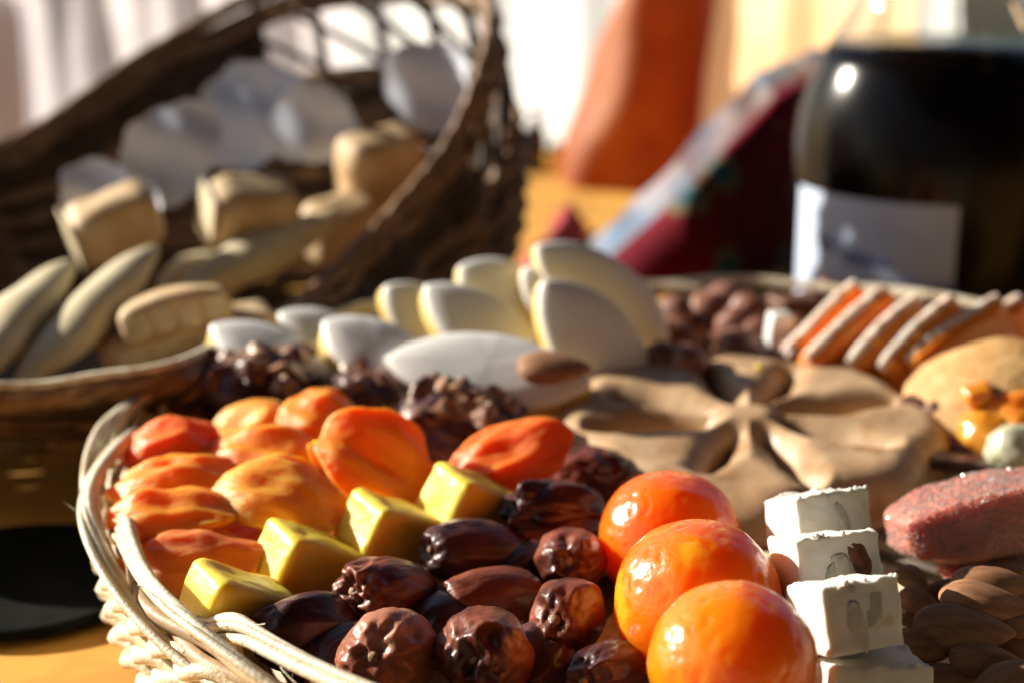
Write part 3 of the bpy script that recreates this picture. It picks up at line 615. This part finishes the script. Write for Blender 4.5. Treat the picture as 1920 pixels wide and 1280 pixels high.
for i, (px, py, a, lab) in enumerate(((1490, 585, 20, 'dark chocolate piece leaning behind the white stick'), (1520, 640, -15, 'dark chocolate piece between white stick and orange slices'), (1570, 565, 40, 'dark chocolate piece near the back rim by the jar'), (1500, 690, 10, 'dark chocolate piece low beside the white stick'))):
    P, s = at(px, py, 4.0); V, F = rbox(2.4, 1.8, 1.6, .3, 8); V += .15 * noise(V * .8 + i)[:, None]
    obj('chocolate_piece', V, F, M['nut_brown'], loc=P, rot=ypr(a, 12 * i, 8), label=lab, cat='chocolate', group='dark chocolate pieces at the back')

# ================================================================== candied orange slices
def slice_(px, py, h, L, W, T, xdir, zdir, seed, lab):
    P, s = at(px, py, h); V, F = rbox(L, W, T, T * .45, 14)
    V[:, 1] += .16 * (V[:, 0] / L * 2) ** 2 * W * .6; V[:, 2] += .1 * noise(V * .6 + seed); V[:, 1] *= 1 - .25 * np.abs(V[:, 0] / L * 2) ** 2
    V += .05 * fbm(V * 1.5 + seed, 3)[:, None]
    o = obj('candied_orange_slice', V, F, M['candied_orange'], loc=P, rot=frame(xdir, zdir), label=lab, cat='candied orange', group='sugared orange slices leaning in a row')
    t = np.linspace(-.95, .95, 40); y = W / 2 * (1 - .25 * t ** 2) + .16 * t ** 2 * W * .6 * .8
    V, F = tube(np.stack([t * L / 2, y - .12, .06 * np.sin(3 * t + seed)], -1), T * .27 * (1 - .3 * np.abs(t) ** 6), 10); V += .06 * fbm(V * 2 + seed, 3)[:, None]
    obj('pith_rim', V, F, M['pith'], parent=o)
sl = [(1560, 640, 4.9, 'candied orange slice at the left end, half hidden behind the pale one'), (1600, 650, 5.0, 'pale candied slice, second from the left of the row'), (1665, 660, 4.9, 'candied orange slice in the middle of the row'),
      (1735, 665, 4.9, 'candied orange slice fourth from the left, deep orange'), (1800, 665, 4.9, 'candied orange slice fifth from the left, sugary white edge'), (1855, 655, 4.6, 'candied orange slice at the right end by the biscuit')]
for i, (px, py, h, lab) in enumerate(sl): slice_(px, py, h, 5.0 + .5 * math.sin(i * 2), 2.9, 1.1, (.82, .22 + .12 * math.sin(i * 3), .44 + .08 * math.cos(i * 2.3)), (.5 + .1 * math.sin(i), -.8, .1 * math.cos(i * 1.7)), i + 2, lab)

# ================================================================== right side: biscuit and glazed fruit
P, s = at(1850, 735, 4.9); V, F = ico(5); V = V * (1 + .12 * noise(V * 1.1 + 3) + .04 * fbm(V * 3, 3))[:, None] * (3.3, 2.4, .75); V[:, 2] += .35 * np.cos(V[:, 0] * .55)
bi = obj('biscuit', V, F, M['biscuit'], loc=P, rot=frame((1, .1, .2), (-.35, -.5, 1)), label='curved golden biscuit topped with a yellow fruit piece', cat='biscuit')
v, f = rbox(1.1, .9, .8, .2, 8); v += .12 * noise(v * 1.4)[:, None]; obj('candied_piece', v + (-.6, -1.0, 1.1), f, M['amber'], parent=bi, label='yellow candied fruit cube')
for i, (px, py, h, r, mk, lab, nm, ct) in enumerate((
    (1720, 775, 4.0, .85, 'hazel', 'walnut-brown nut at the right rim of the flower bread', 'nut', 'nut'), (1775, 790, 3.8, 1.15, 'nut_brown', 'dark nut under the curved biscuit', 'nut', 'nut'),
    (1860, 812, 3.9, 1.15, 'amber', 'glassy amber fruit lump below the biscuit', 'glazed_fruit', 'glazed fruit'), (1912, 782, 4.4, 1.25, 'candied_orange', 'orange glazed fruit at the right edge under the biscuit', 'glazed_fruit', 'glazed fruit'),
    (1905, 840, 3.9, 1.0, 'green_fruit', 'pale green glazed fruit above the pink jelly', 'glazed_fruit', 'glazed fruit'), (1810, 838, 3.1, 1.2, 'prune', 'dark prune between bread and green fruit', 'prune', 'prune'))):
    lump(px, py, h, r * 1.15, r, r * .85, i + 11, mk, nm, n=4, label=lab, cat=ct)
P, s = at(1810, 868, 3.0); V, F = ico(4); obj('dried_pear_slice', V * (1 + .15 * noise(V * 1.5))[:, None] * (2.6, 1.4, .4), F, M['fig'], loc=P, rot=ypr(6, 8, -10), label='dark leathery dried slice between flower bread and pink jelly', cat='dried fruit')

# ================================================================== brown bread basket at the left
rimpx = [(0, 742, 61.5), (190, 722, 62), (330, 700, 63), (450, 640, 69), (560, 575, 76), (720, 420, 82), (850, 260, 86), (920, 70, 90), (900, -20, 94), (800, -60, 98), (540, -30, 101), (280, 100, 99), (37, 262, 93)]
rp = []
for px, py, fw in rimpx:
    x = (px - 960) / FPX; y = (640 - py) / FPX; d = np.array([x, CP + y * SP, -SP + y * CP]); rp.append(d * fw / d[1] + np.array([0, 0, CAM_H]))
rp += [np.array(q) for q in ((-33.5, 91, 8.6), (-40, 81, 8.8), (-41, 70, 9), (-35, 61.5, 8.6), (-27, 59.5, 6.8))]
rp = np.array(rp)
def closed_spline(P, n):
    L = np.concatenate([[0], np.cumsum(np.linalg.norm(np.roll(P, -1, 0) - P, axis=1) ** .5)]); N_ = len(P); out = []
    for q in np.linspace(0, L[-1], n, endpoint=False):
        i = min(np.searchsorted(L, q, 'right') - 1, N_ - 1); t = (q - L[i]) / (L[i + 1] - L[i]); a, b, c, d = (P[(i + k) % N_] for k in (-1, 0, 1, 2))
        out.append(.5 * (2 * b + (c - a) * t + (2 * a - 5 * b + 4 * c - d) * t ** 2 + (3 * b - a - 3 * c + d) * t ** 3))
    out = np.array(out)
    for _ in range(3): out = (np.roll(out, 1, 0) + 2 * out + np.roll(out, -1, 0)) / 4
    return out
NB = 360; rimc = closed_spline(rp, NB); bc = np.array([-17.0, 84.0, .4])
base = bc + (rimc - rimc.mean(0)) * (.84, .6, 0); base[:, 2] = .4
outw = rimc - rimc.mean(0); outw[:, 2] = 0; outw /= np.linalg.norm(outw, axis=1)[:, None]
def wall(v, off=0):
    h = base * (1 - v) + rimc * v; b = 2.2 * math.sin(math.pi * min(1, v * .95 + .05)) * (1 - .25 * v)
    return h + outw * (b + (off[:, None] if isinstance(off, np.ndarray) else off))
basket = put('bread_basket', None, None, loc=(0, 0, 0), label='deep brown woven rush basket tilted towards the camera, holding biscuits', cat='basket')
ub = np.arange(NB); NST = 40
for r in range(26):
    v = .02 + r * .037
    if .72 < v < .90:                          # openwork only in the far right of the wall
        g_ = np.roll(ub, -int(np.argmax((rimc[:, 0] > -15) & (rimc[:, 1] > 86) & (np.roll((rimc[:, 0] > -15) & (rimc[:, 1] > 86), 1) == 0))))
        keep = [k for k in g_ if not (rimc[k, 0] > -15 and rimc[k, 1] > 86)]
        V, F = tube(wall(v, .32 * np.cos(ub / NB * 2 * math.pi * NST / 2 + math.pi * r))[keep], .38, 6); obj('weaver', V, F, M['cane_shaded'], parent=basket); continue
    V, F = tube(wall(v, .32 * np.cos(ub / NB * 2 * math.pi * NST / 2 + math.pi * r)), .36 + .04 * (r % 3), 6, True, 1.0)
    obj('weaver', V, F, M['cane'] if (r % 4 and v < .72) or v > .9 else M['cane_shaded'], parent=basket)
W5 = [wall(v) for v in np.linspace(0, 1, 14)]
for k in range(NST):
    i = int((k + .5) / NST * NB); path = np.array([w[i] for w in W5]); V, F = tube(path, .3, 6); obj('stake', V, F, M['cane_shaded'], parent=basket)
    j = [int((k + .5 + q) / NST * NB) % NB for q in np.linspace(0, 1.6, 8)]
    path = np.array([wall(v)[jj] for v, jj in zip(np.linspace(.70, .93, 8), j)]); V, F = tube(path, .22, 6); obj('cross_stake', V, F, M['cane_shaded'], parent=basket)
for s in range(6):                             # thick twisted rim
    ph = ub / NB * 2 * math.pi * 14 + s * math.pi / 3
    V, F = tube(rimc + outw * (.26 * np.cos(ph))[:, None] + np.array([0, 0, 1]) * (.26 * np.sin(ph))[:, None], .22, 6, True); obj('rim_strand', V, F, M['cane'], parent=basket)
V = np.vstack([base[::4], [bc]]); nbq = len(V) - 1; obj('basket_floor', V + (0, 0, .1), [(q, (q + 1) % nbq, nbq) for q in range(nbq)], M['cane_shaded'], parent=basket)
# pale split-willow lip on the near edge
i0 = [k for k in range(NB) if rimc[k, 1] < 66 and rimc[k, 2] < 8]
i0 = sorted(i0, key=lambda k: rimc[k, 0]); V, F = tube(rimc[i0] + (0, -.1, .42), .2, 6); obj('pale_lip', V, F, M['wicker'], parent=basket, label='pale willow strip along the near rim')

def seg(a, b, r, flat=(1, 1), name='navette', m='navette', label=None, cat='biscuit', group='biscuits in the brown basket', sharp=1.0, seed=0, zdir=(0, -.3, 1)):
    A, _ = at(*a); B, _ = at(*b); L = np.linalg.norm(B - A) / 2; V, F = ico(4); x = V[:, 0]; rr = (1 - np.abs(x) ** 2.2) ** .5
    V2 = np.stack([x * L, V[:, 1] * r * flat[0], V[:, 2] * r * flat[1]], -1); V2[:, 1:] *= (1 - .25 * np.abs(x) ** 2)[:, None]
    V2 += (.12 * noise(V2 * .4 + seed) )[:, None]
    return obj(name, V2, F, M[m], loc=(A + B) / 2, rot=xframe(B - A, zdir), label=label, cat=cat, group=group)
seg((25, 732, 4.4), (295, 462, 8.0), 1.3, (1, .75), label='smooth pale boat-shaped biscuit slanting up at the centre of the basket', seed=1, zdir=(-.5, -.6, .6))
seg((-110, 750, 4.6), (135, 490, 7.4), 1.55, (1, .7), label='pale boat-shaped biscuit at the far left, cut by the picture edge', seed=2, zdir=(-.5, -.6, .6))
seg((330, 560, 5.2), (640, 395, 7.6), 1.35, (1, .8), label='slim pale biscuit lying across behind the sliced ones', seed=3)
seg((300, 540, 5.0), (470, 500, 5.2), 1.5, (1, .8), label='shaded biscuit lying behind the two boat-shaped ones', seed=4)
def chunk(px, py, h, d, rot, seed, lab, cut=True):
    P, s = at(px, py, h); V, F = rbox(*d, min(d) * .32, 12); V += .16 * noise(V * .5 + seed)[:, None] + .04 * fbm(V * 1.6 + seed, 3)[:, None]
    o = obj('loaf_piece', V, F, M['croquant'], loc=P, rot=rot, label=lab, cat='biscuit', group='chunky cut biscuits in the brown basket')
    if cut:
        v, f = rbox(.14, d[1] * .86, d[2] * .84, .06, 8); v += .05 * noise(v * 1.2 + seed)[:, None]; obj('cut_face', v + (-d[0] / 2 - .02, 0, 0), f, M['crumb'], parent=o)
chunk(215, 420, 8.2, (4.2, 3.0, 2.9), frame((1, .5, .1), (-.2, -.3, 1)), 1, 'thick biscuit chunk on top of the boat-shaped ones')
chunk(470, 400, 8.0, (4.4, 3.0, 3.2), frame((.9, .5, -.2), (.2, -.3, 1)), 2, 'wedge-shaped biscuit chunk right of the tall paper doily')
chunk(710, 320, 9.0, (4.4, 3.0, 4.2), frame((.9, .6, -.1), (.1, -.3, 1)), 3, 'shaded biscuit chunk against the right wall of the basket', False)
chunk(640, 430, 6.5, (4.0, 3.0, 3.0), frame((.7, .7, .1), (.1, -.3, 1)), 4, 'dark biscuit chunk deep behind the slim biscuit', False)
def croquant(px, py, h, L, rot, seed, lab):
    P, s = at(px, py, h); V, F = rbox(L, 2.4, 1.5, .4, 14); V[:, 2] += .35 * (1 - (V[:, 0] / L * 2) ** 2); V += .08 * noise(V * .7 + seed)[:, None]
    o = obj('almond_biscuit', V, F, M['croquant'], loc=P, rot=rot, label=lab, cat='biscuit', group='sliced almond biscuits at the front of the basket')
    for k in range(4):
        v, f = rbox(L * .19, .14, 1.15 - .1 * abs(k - 1.5), .06, 8); v += .06 * noise(v * 2 + k + seed)[:, None]
        obj('cut_face', v + ((k - 1.5) * L * .235, -1.2, .1 + .05 * (k % 2)), f, M['crumb'], parent=o)
croquant(355, 640, 5.0, 7.4, frame((1, .35, .28), (-.1, -.1, 1)), 1, 'sliced almond biscuit with pale cut faces by the near rim')
croquant(330, 592, 6.3, 4.6, frame((1, .3, .25), (-.2, .1, 1)), 2, 'brown-crusted almond biscuit resting on the sliced one')

# scalloped paper doilies lining the basket
def doily(px, py, fw, r, nrm, lab, lobes=9, amp=.07, seed=0):
    x = (px - 960) / FPX; y = (640 - py) / FPX; d = np.array([x, CP + y * SP, -SP + y * CP]); P = d * fw / d[1] + np.array([0, 0, CAM_H])
    na, nr = 108, 14; a = np.linspace(0, 2 * np.pi, na, endpoint=False)[None]; q = np.linspace(0, 1, nr)[:, None]
    R = r * (1 + amp * np.abs(np.sin(a * lobes / 2)) + .1 * np.sin(2 * a + seed) + .06 * np.sin(3 * a + 2 * seed)); X_, Y_ = q * R * np.cos(a), q * R * np.sin(a); Z = .05 * X_ ** 2 + .3 * np.sin(X_ * 1.3 + seed) + .25 * np.sin(Y_ * 1.7 + X_ + seed * 2)
    top = np.stack([X_, Y_, Z], -1).reshape(-1, 3); bot = top - (0, 0, .05); F = grid_faces(nr, na, False, True); n0 = len(top)
    F2 = F + [tuple(k + n0 for k in f[::-1]) for f in F] + [((nr - 1) * na + j, (nr - 1) * na + (j + 1) % na, (nr - 1) * na + (j + 1) % na + n0, (nr - 1) * na + j + n0) for j in range(na)]
    obj('paper_doily', np.vstack([top, bot]), F2, M['paper'], loc=P, rot=frame((1, 0, .2), nrm), label=lab, cat='doily', group='white paper doilies lining the basket')
doily(322, 285, 84, 2.4, (.1, -1, .35), 'round white paper doily above the left biscuit chunk')
doily(475, 215, 91, 2.9, (.0, -1, .3), 'largest white paper doily at the centre of the basket', seed=1)
doily(585, 235, 89, 2.2, (-.2, -1, .2), 'white paper doily overlapping the largest one on the right', seed=2)
doily(805, 160, 92, 2.4, (-.4, -1, .1), 'white paper doily near the top right of the basket', seed=3)
doily(205, 385, 82, 2.4, (.1, -.8, .7), 'white paper doily lying low behind the left biscuit chunk', seed=4)

# black round lid on the cloth
P, s = at(40, 1068, .6); V, F = lathe([(0, 0), (4.6, 0), (4.9, .12), (4.85, .35), (4.6, .45), (4.4, .4), (0, .4)], 64)
obj('black_lid', V, F, M['black'], loc=(P[0], P[1], .05), label='black round lid lying on the cloth in shade at the left', cat='lid')

# ================================================================== jar of dark syrup
P, s = at(1795, 560, 3.0); JX, JY = 23.3, 94.0; JR = 7.6
jar = put('syrup_jar', None, None, loc=(JX, JY, .05), label='big glass jar of near-black syrup with a handwritten white label', cat='jar')
out = [(0, 0), (JR - .8, 0), (JR - .1, .8), (JR, 2), (JR, 9.0), (JR - .2, 11.0), (JR - .6, 12.6), (JR - 1.15, 13.9), (JR - 2.3, 15.8), (JR - 2.9, 17.0), (JR - 3.2, 17.9), (JR - 3.3, 18.6), (JR - 3.3, 21.4), (JR - 2.9, 21.9)]
inn = [(r - .14 if r > .4 else 0, z + (.4 if z < 1 else 0)) for r, z in out]
LV = 14.9                                      # the dark fill stands against the glass up to here
V, F = lathe(out[:8] + [(JR - 1.7, LV), (0, LV - .02)], 96); obj('syrup_filled_glass', V, F, M['liquid'], parent=jar)
up = [(JR - 1.7, LV + .01)] + out[8:]; V, F = lathe(up + [(r - .15, z) for r, z in up[::-1]], 96); obj('clear_shoulder', V, F, M['glass'], parent=jar)
V, F = lathe([(0, 22.3), (JR - 2.6, 22.3), (JR - 2.5, 22.1), (JR - 2.6, 20.6), (JR - 2.8, 20.5), (JR - 2.8, 22.0), (0, 22.0)], 72); obj('lid', V, F, M['gold'], parent=jar)
a0, a1 = math.radians(180 + 12), math.radians(268)
a = np.linspace(a0, a1, 50)[:, None]; z = np.linspace(0, 1, 14)[None]; lz0, lz1 = .6, 7.4
Rl = JR + .03; V = np.stack([Rl * np.cos(a) + 0 * z, Rl * np.sin(a) + 0 * z, lz0 + (lz1 - lz0) * z + .0 * a], -1).reshape(-1, 3)
lb = obj('label', V, grid_faces(50, 14), M['label'], parent=jar, label='white paper label with blue handwriting')
def scribble(a_, z_, w, hgt, k, seed):
    t = np.linspace(0, 1, 90); rg = np.random.RandomState(seed); amp = np.interp(t, np.linspace(0, 1, k + 1), rg.uniform(.35, 1, k + 1))
    aa = a_ + (w * t + .12 * np.cos(t * k * 6.28) * .1) / JR; zz = z_ + hgt * .5 * amp * np.sin(t * k * 6.28)
    return tube(np.stack([(JR + .04) * np.cos(aa), (JR + .04) * np.sin(aa), zz], -1), .075, 5)
for q in ((208, 4.7, 1.2, .9, 3), (222, 4.2, 2.8, .8, 6), (248, 2.9, 3.0, 1.0, 6), (231, 2.2, 2.0, .6, 5)):
    V, F = scribble(math.radians(q[0]), q[1], q[2], q[3], q[4], q[0]); obj('handwriting', V, F, M['ink'], parent=lb)
for s in range(3):
    t = np.linspace(0, 2 * np.pi, 80, endpoint=False); V, F = tube(np.stack([(JR - 3.15) * np.cos(t), (JR - 3.15) * np.sin(t), 18.7 + .28 * s + .05 * np.sin(5 * t)], -1), .17, 6, True); obj('twine', V, F, M['twine'], parent=jar)
t = np.linspace(0, 1, 20); V, F = tube(np.stack([2.0 + .5 * t, -(JR - 3.0) - 2.8 * t ** 1.4, 18.8 - 2.4 * t], -1), .16, 6); obj('twine', V, F, M['twine'], parent=jar)

# ================================================================== background behind the tray
# red printed cloth bundle with a blue and white frill
nu, nv = 80, 50; xs = np.linspace(4.6, 34, nu); ysn = np.linspace(-1, 1, nv); RG = ([4.6, 5.6, 8.4, 11.2, 17, 22, 34], [.0, .5, 3.0, 5.7, 10.2, 11.2, 8])
ridge = np.interp(xs, *RG); yr = lambda x: 102.5 + max(0, x - 11.0) * 1.1
V = np.array([(x + .6 * math.sin(q * 3), yr(x) + q * (5 if q < 0 else 9), max(.02, hh * (1 - abs(q) ** 4))) for x, hh in zip(xs, ridge) for q in ysn])
V[:, 2] += .25 * noise(V * .22 + 3) * (V[:, 2] > .3); M['redprint'].node_tree.nodes['Principled BSDF'].inputs['Specular IOR Level'].default_value = .1
obj('red_cloth_bundle', V, grid_faces(nu, nv), M['redprint'], label='dark red cotton bundle printed with round motifs beside the jar', cat='cloth')
xs = np.linspace(5.6, 22, 160); hh = np.interp(xs, *RG); V = []
for i, x in enumerate(xs):
    for j in range(6):
        q = j / 5; V.append((x - .7 * q, yr(x) + 1.6 + 2.2 * q + .45 * q * math.sin(i * .21 + 2 * math.sin(i * .05)), hh[i] - .3 + 1.25 * q * (.6 + .4 * min(1, (x - 6) / 6))))
obj('frill', np.array(V), grid_faces(160, 6), M['frill'], label='pale blue and white gathered frill along the red bundle', cat='frill')
# cream cloth sack, orange paper cone
def pleated(x, y, prof, m, k, amp, name, label, cat, lean=(0, 0), n=160, seed=0):
    prof = np.array(prof, float); zz = np.linspace(prof[0, 1], prof[-1, 1], 60); rr = np.interp(zz, prof[:, 1], prof[:, 0]); a = np.linspace(0, 2 * np.pi, n, endpoint=False)
    A, Z = np.meshgrid(a, zz, indexing='ij'); R = rr[None] * (1 + amp * np.sin(k * A + 1.3 * np.sin(Z * .35 + seed)) + .5 * amp * np.sin(.7 * Z + 3 * np.sin(A)))
    V = np.stack([R * np.cos(A) + lean[0] * Z, R * np.sin(A) + lean[1] * Z, Z], -1).reshape(-1, 3)
    V[:, :2] += (.4 * noise(V * .18 + seed))[:, None]
    return obj(name, V, grid_faces(n, 60, True, False), M[m], loc=(x, y, .05), label=label, cat=cat)
V, F = hanging(12.0, 132, 36, 154, 0, 36, .8, 120, 24, 3)
obj('cream_cloth', V, F, M['cream'], label='sunlit cream cloth hanging in folds behind the red bundle', cat='cloth')
pleated(8.8, 134, [(5.2, 0), (5.2, 4), (4.5, 10), (3.2, 16), (2.4, 23), (1.6, 28)], 'orange_wrap', 5, .05, 'orange_paper_cone', 'orange translucent paper cone standing beside the cream sack', 'paper cone', lean=(.22, 0), seed=2)
# little bottles and baubles in the far middle
def small(px, py, h, prof, m, name, label, cat):
    P, s = at(px, py, h); V, F = lathe(prof, 40); return obj(name, V, F, M[m], loc=(P[0], P[1], 0), label=label, cat=cat)
small(1002, 320, 0.0, [(0, 0), (.9, 0), (1.0, .5), (1.0, 3), (.4, 4), (.4, 5.2), (0, 5.2)], 'bottle', 'small_bottle', 'tiny dark bottle in the blur just right of the basket', 'bottle')
small(968, 318, 0.0, [(0, 0), (1.0, 0), (1.0, 2.4), (.8, 2.9), (0, 2.9)], 'mauve', 'mauve_candle', 'short mauve candle beside the tiny dark bottle', 'candle')
for i, (px, py, h, r, m, nm, lab) in enumerate(((1043, 296, 1.2, 1.1, 'gold', 'gold_bauble', 'gold bauble with the bright round glint'), (1084, 272, 1.1, 1.0, 'gold', 'gold_bauble', 'gold bauble behind and right of the brighter one'), (1112, 248, 1.1, 1.1, 'red_shine', 'red_bauble', 'small red bauble next to the orange cone'))):
    P, s = at(px, py, h); V, F = ico(4); V *= r; o = obj(nm, V, F, M[m], loc=P, label=lab, cat='bauble'); v, f = lathe([(0, .9 * r), (.25, .9 * r), (.25, 1.25 * r), (0, 1.25 * r)], 16); obj('cap', v, f, M['gold'], parent=o)
V, F = hanging(-.5, 88, 2.4, 112, 0, 0, 0, 30, 20, 2); u = np.linspace(0, 1, 30); V = np.array([(-1.0 + 2.6 * q + 3.6 * p + .3 * math.sin(9 * p), 90 + 26 * p, .15 + 1.5 * math.exp(-((q - .5) * 3) ** 2) + .2 * math.sin(14 * p + 3 * q)) for p in np.linspace(0, 1, 30) for q in np.linspace(0, 1, 20)])
obj('red_napkin', V, F, M['rednap'], label='folded dark red napkin lying between brown basket and orange cone', cat='napkin')
# left background
V, F = hanging(-50, 134, -34.0, 121, -2, 15, .5, 60, 20, 2)  # made-up cloth; its lilac stands for a white container in shade
obj('lilac_stand_in', V, F, M['lilac'], label='pale lilac cloth standing in for a shaded white container, top left corner', cat='cloth')
V, F = hanging(-52, 160, -16, 168, -5, 13.5, 1.3, 60, 20, 4)
obj('grey_cloth', V, F, M['greycloth'], label='grey-mauve cloth hanging behind the brown basket at the left', cat='cloth')
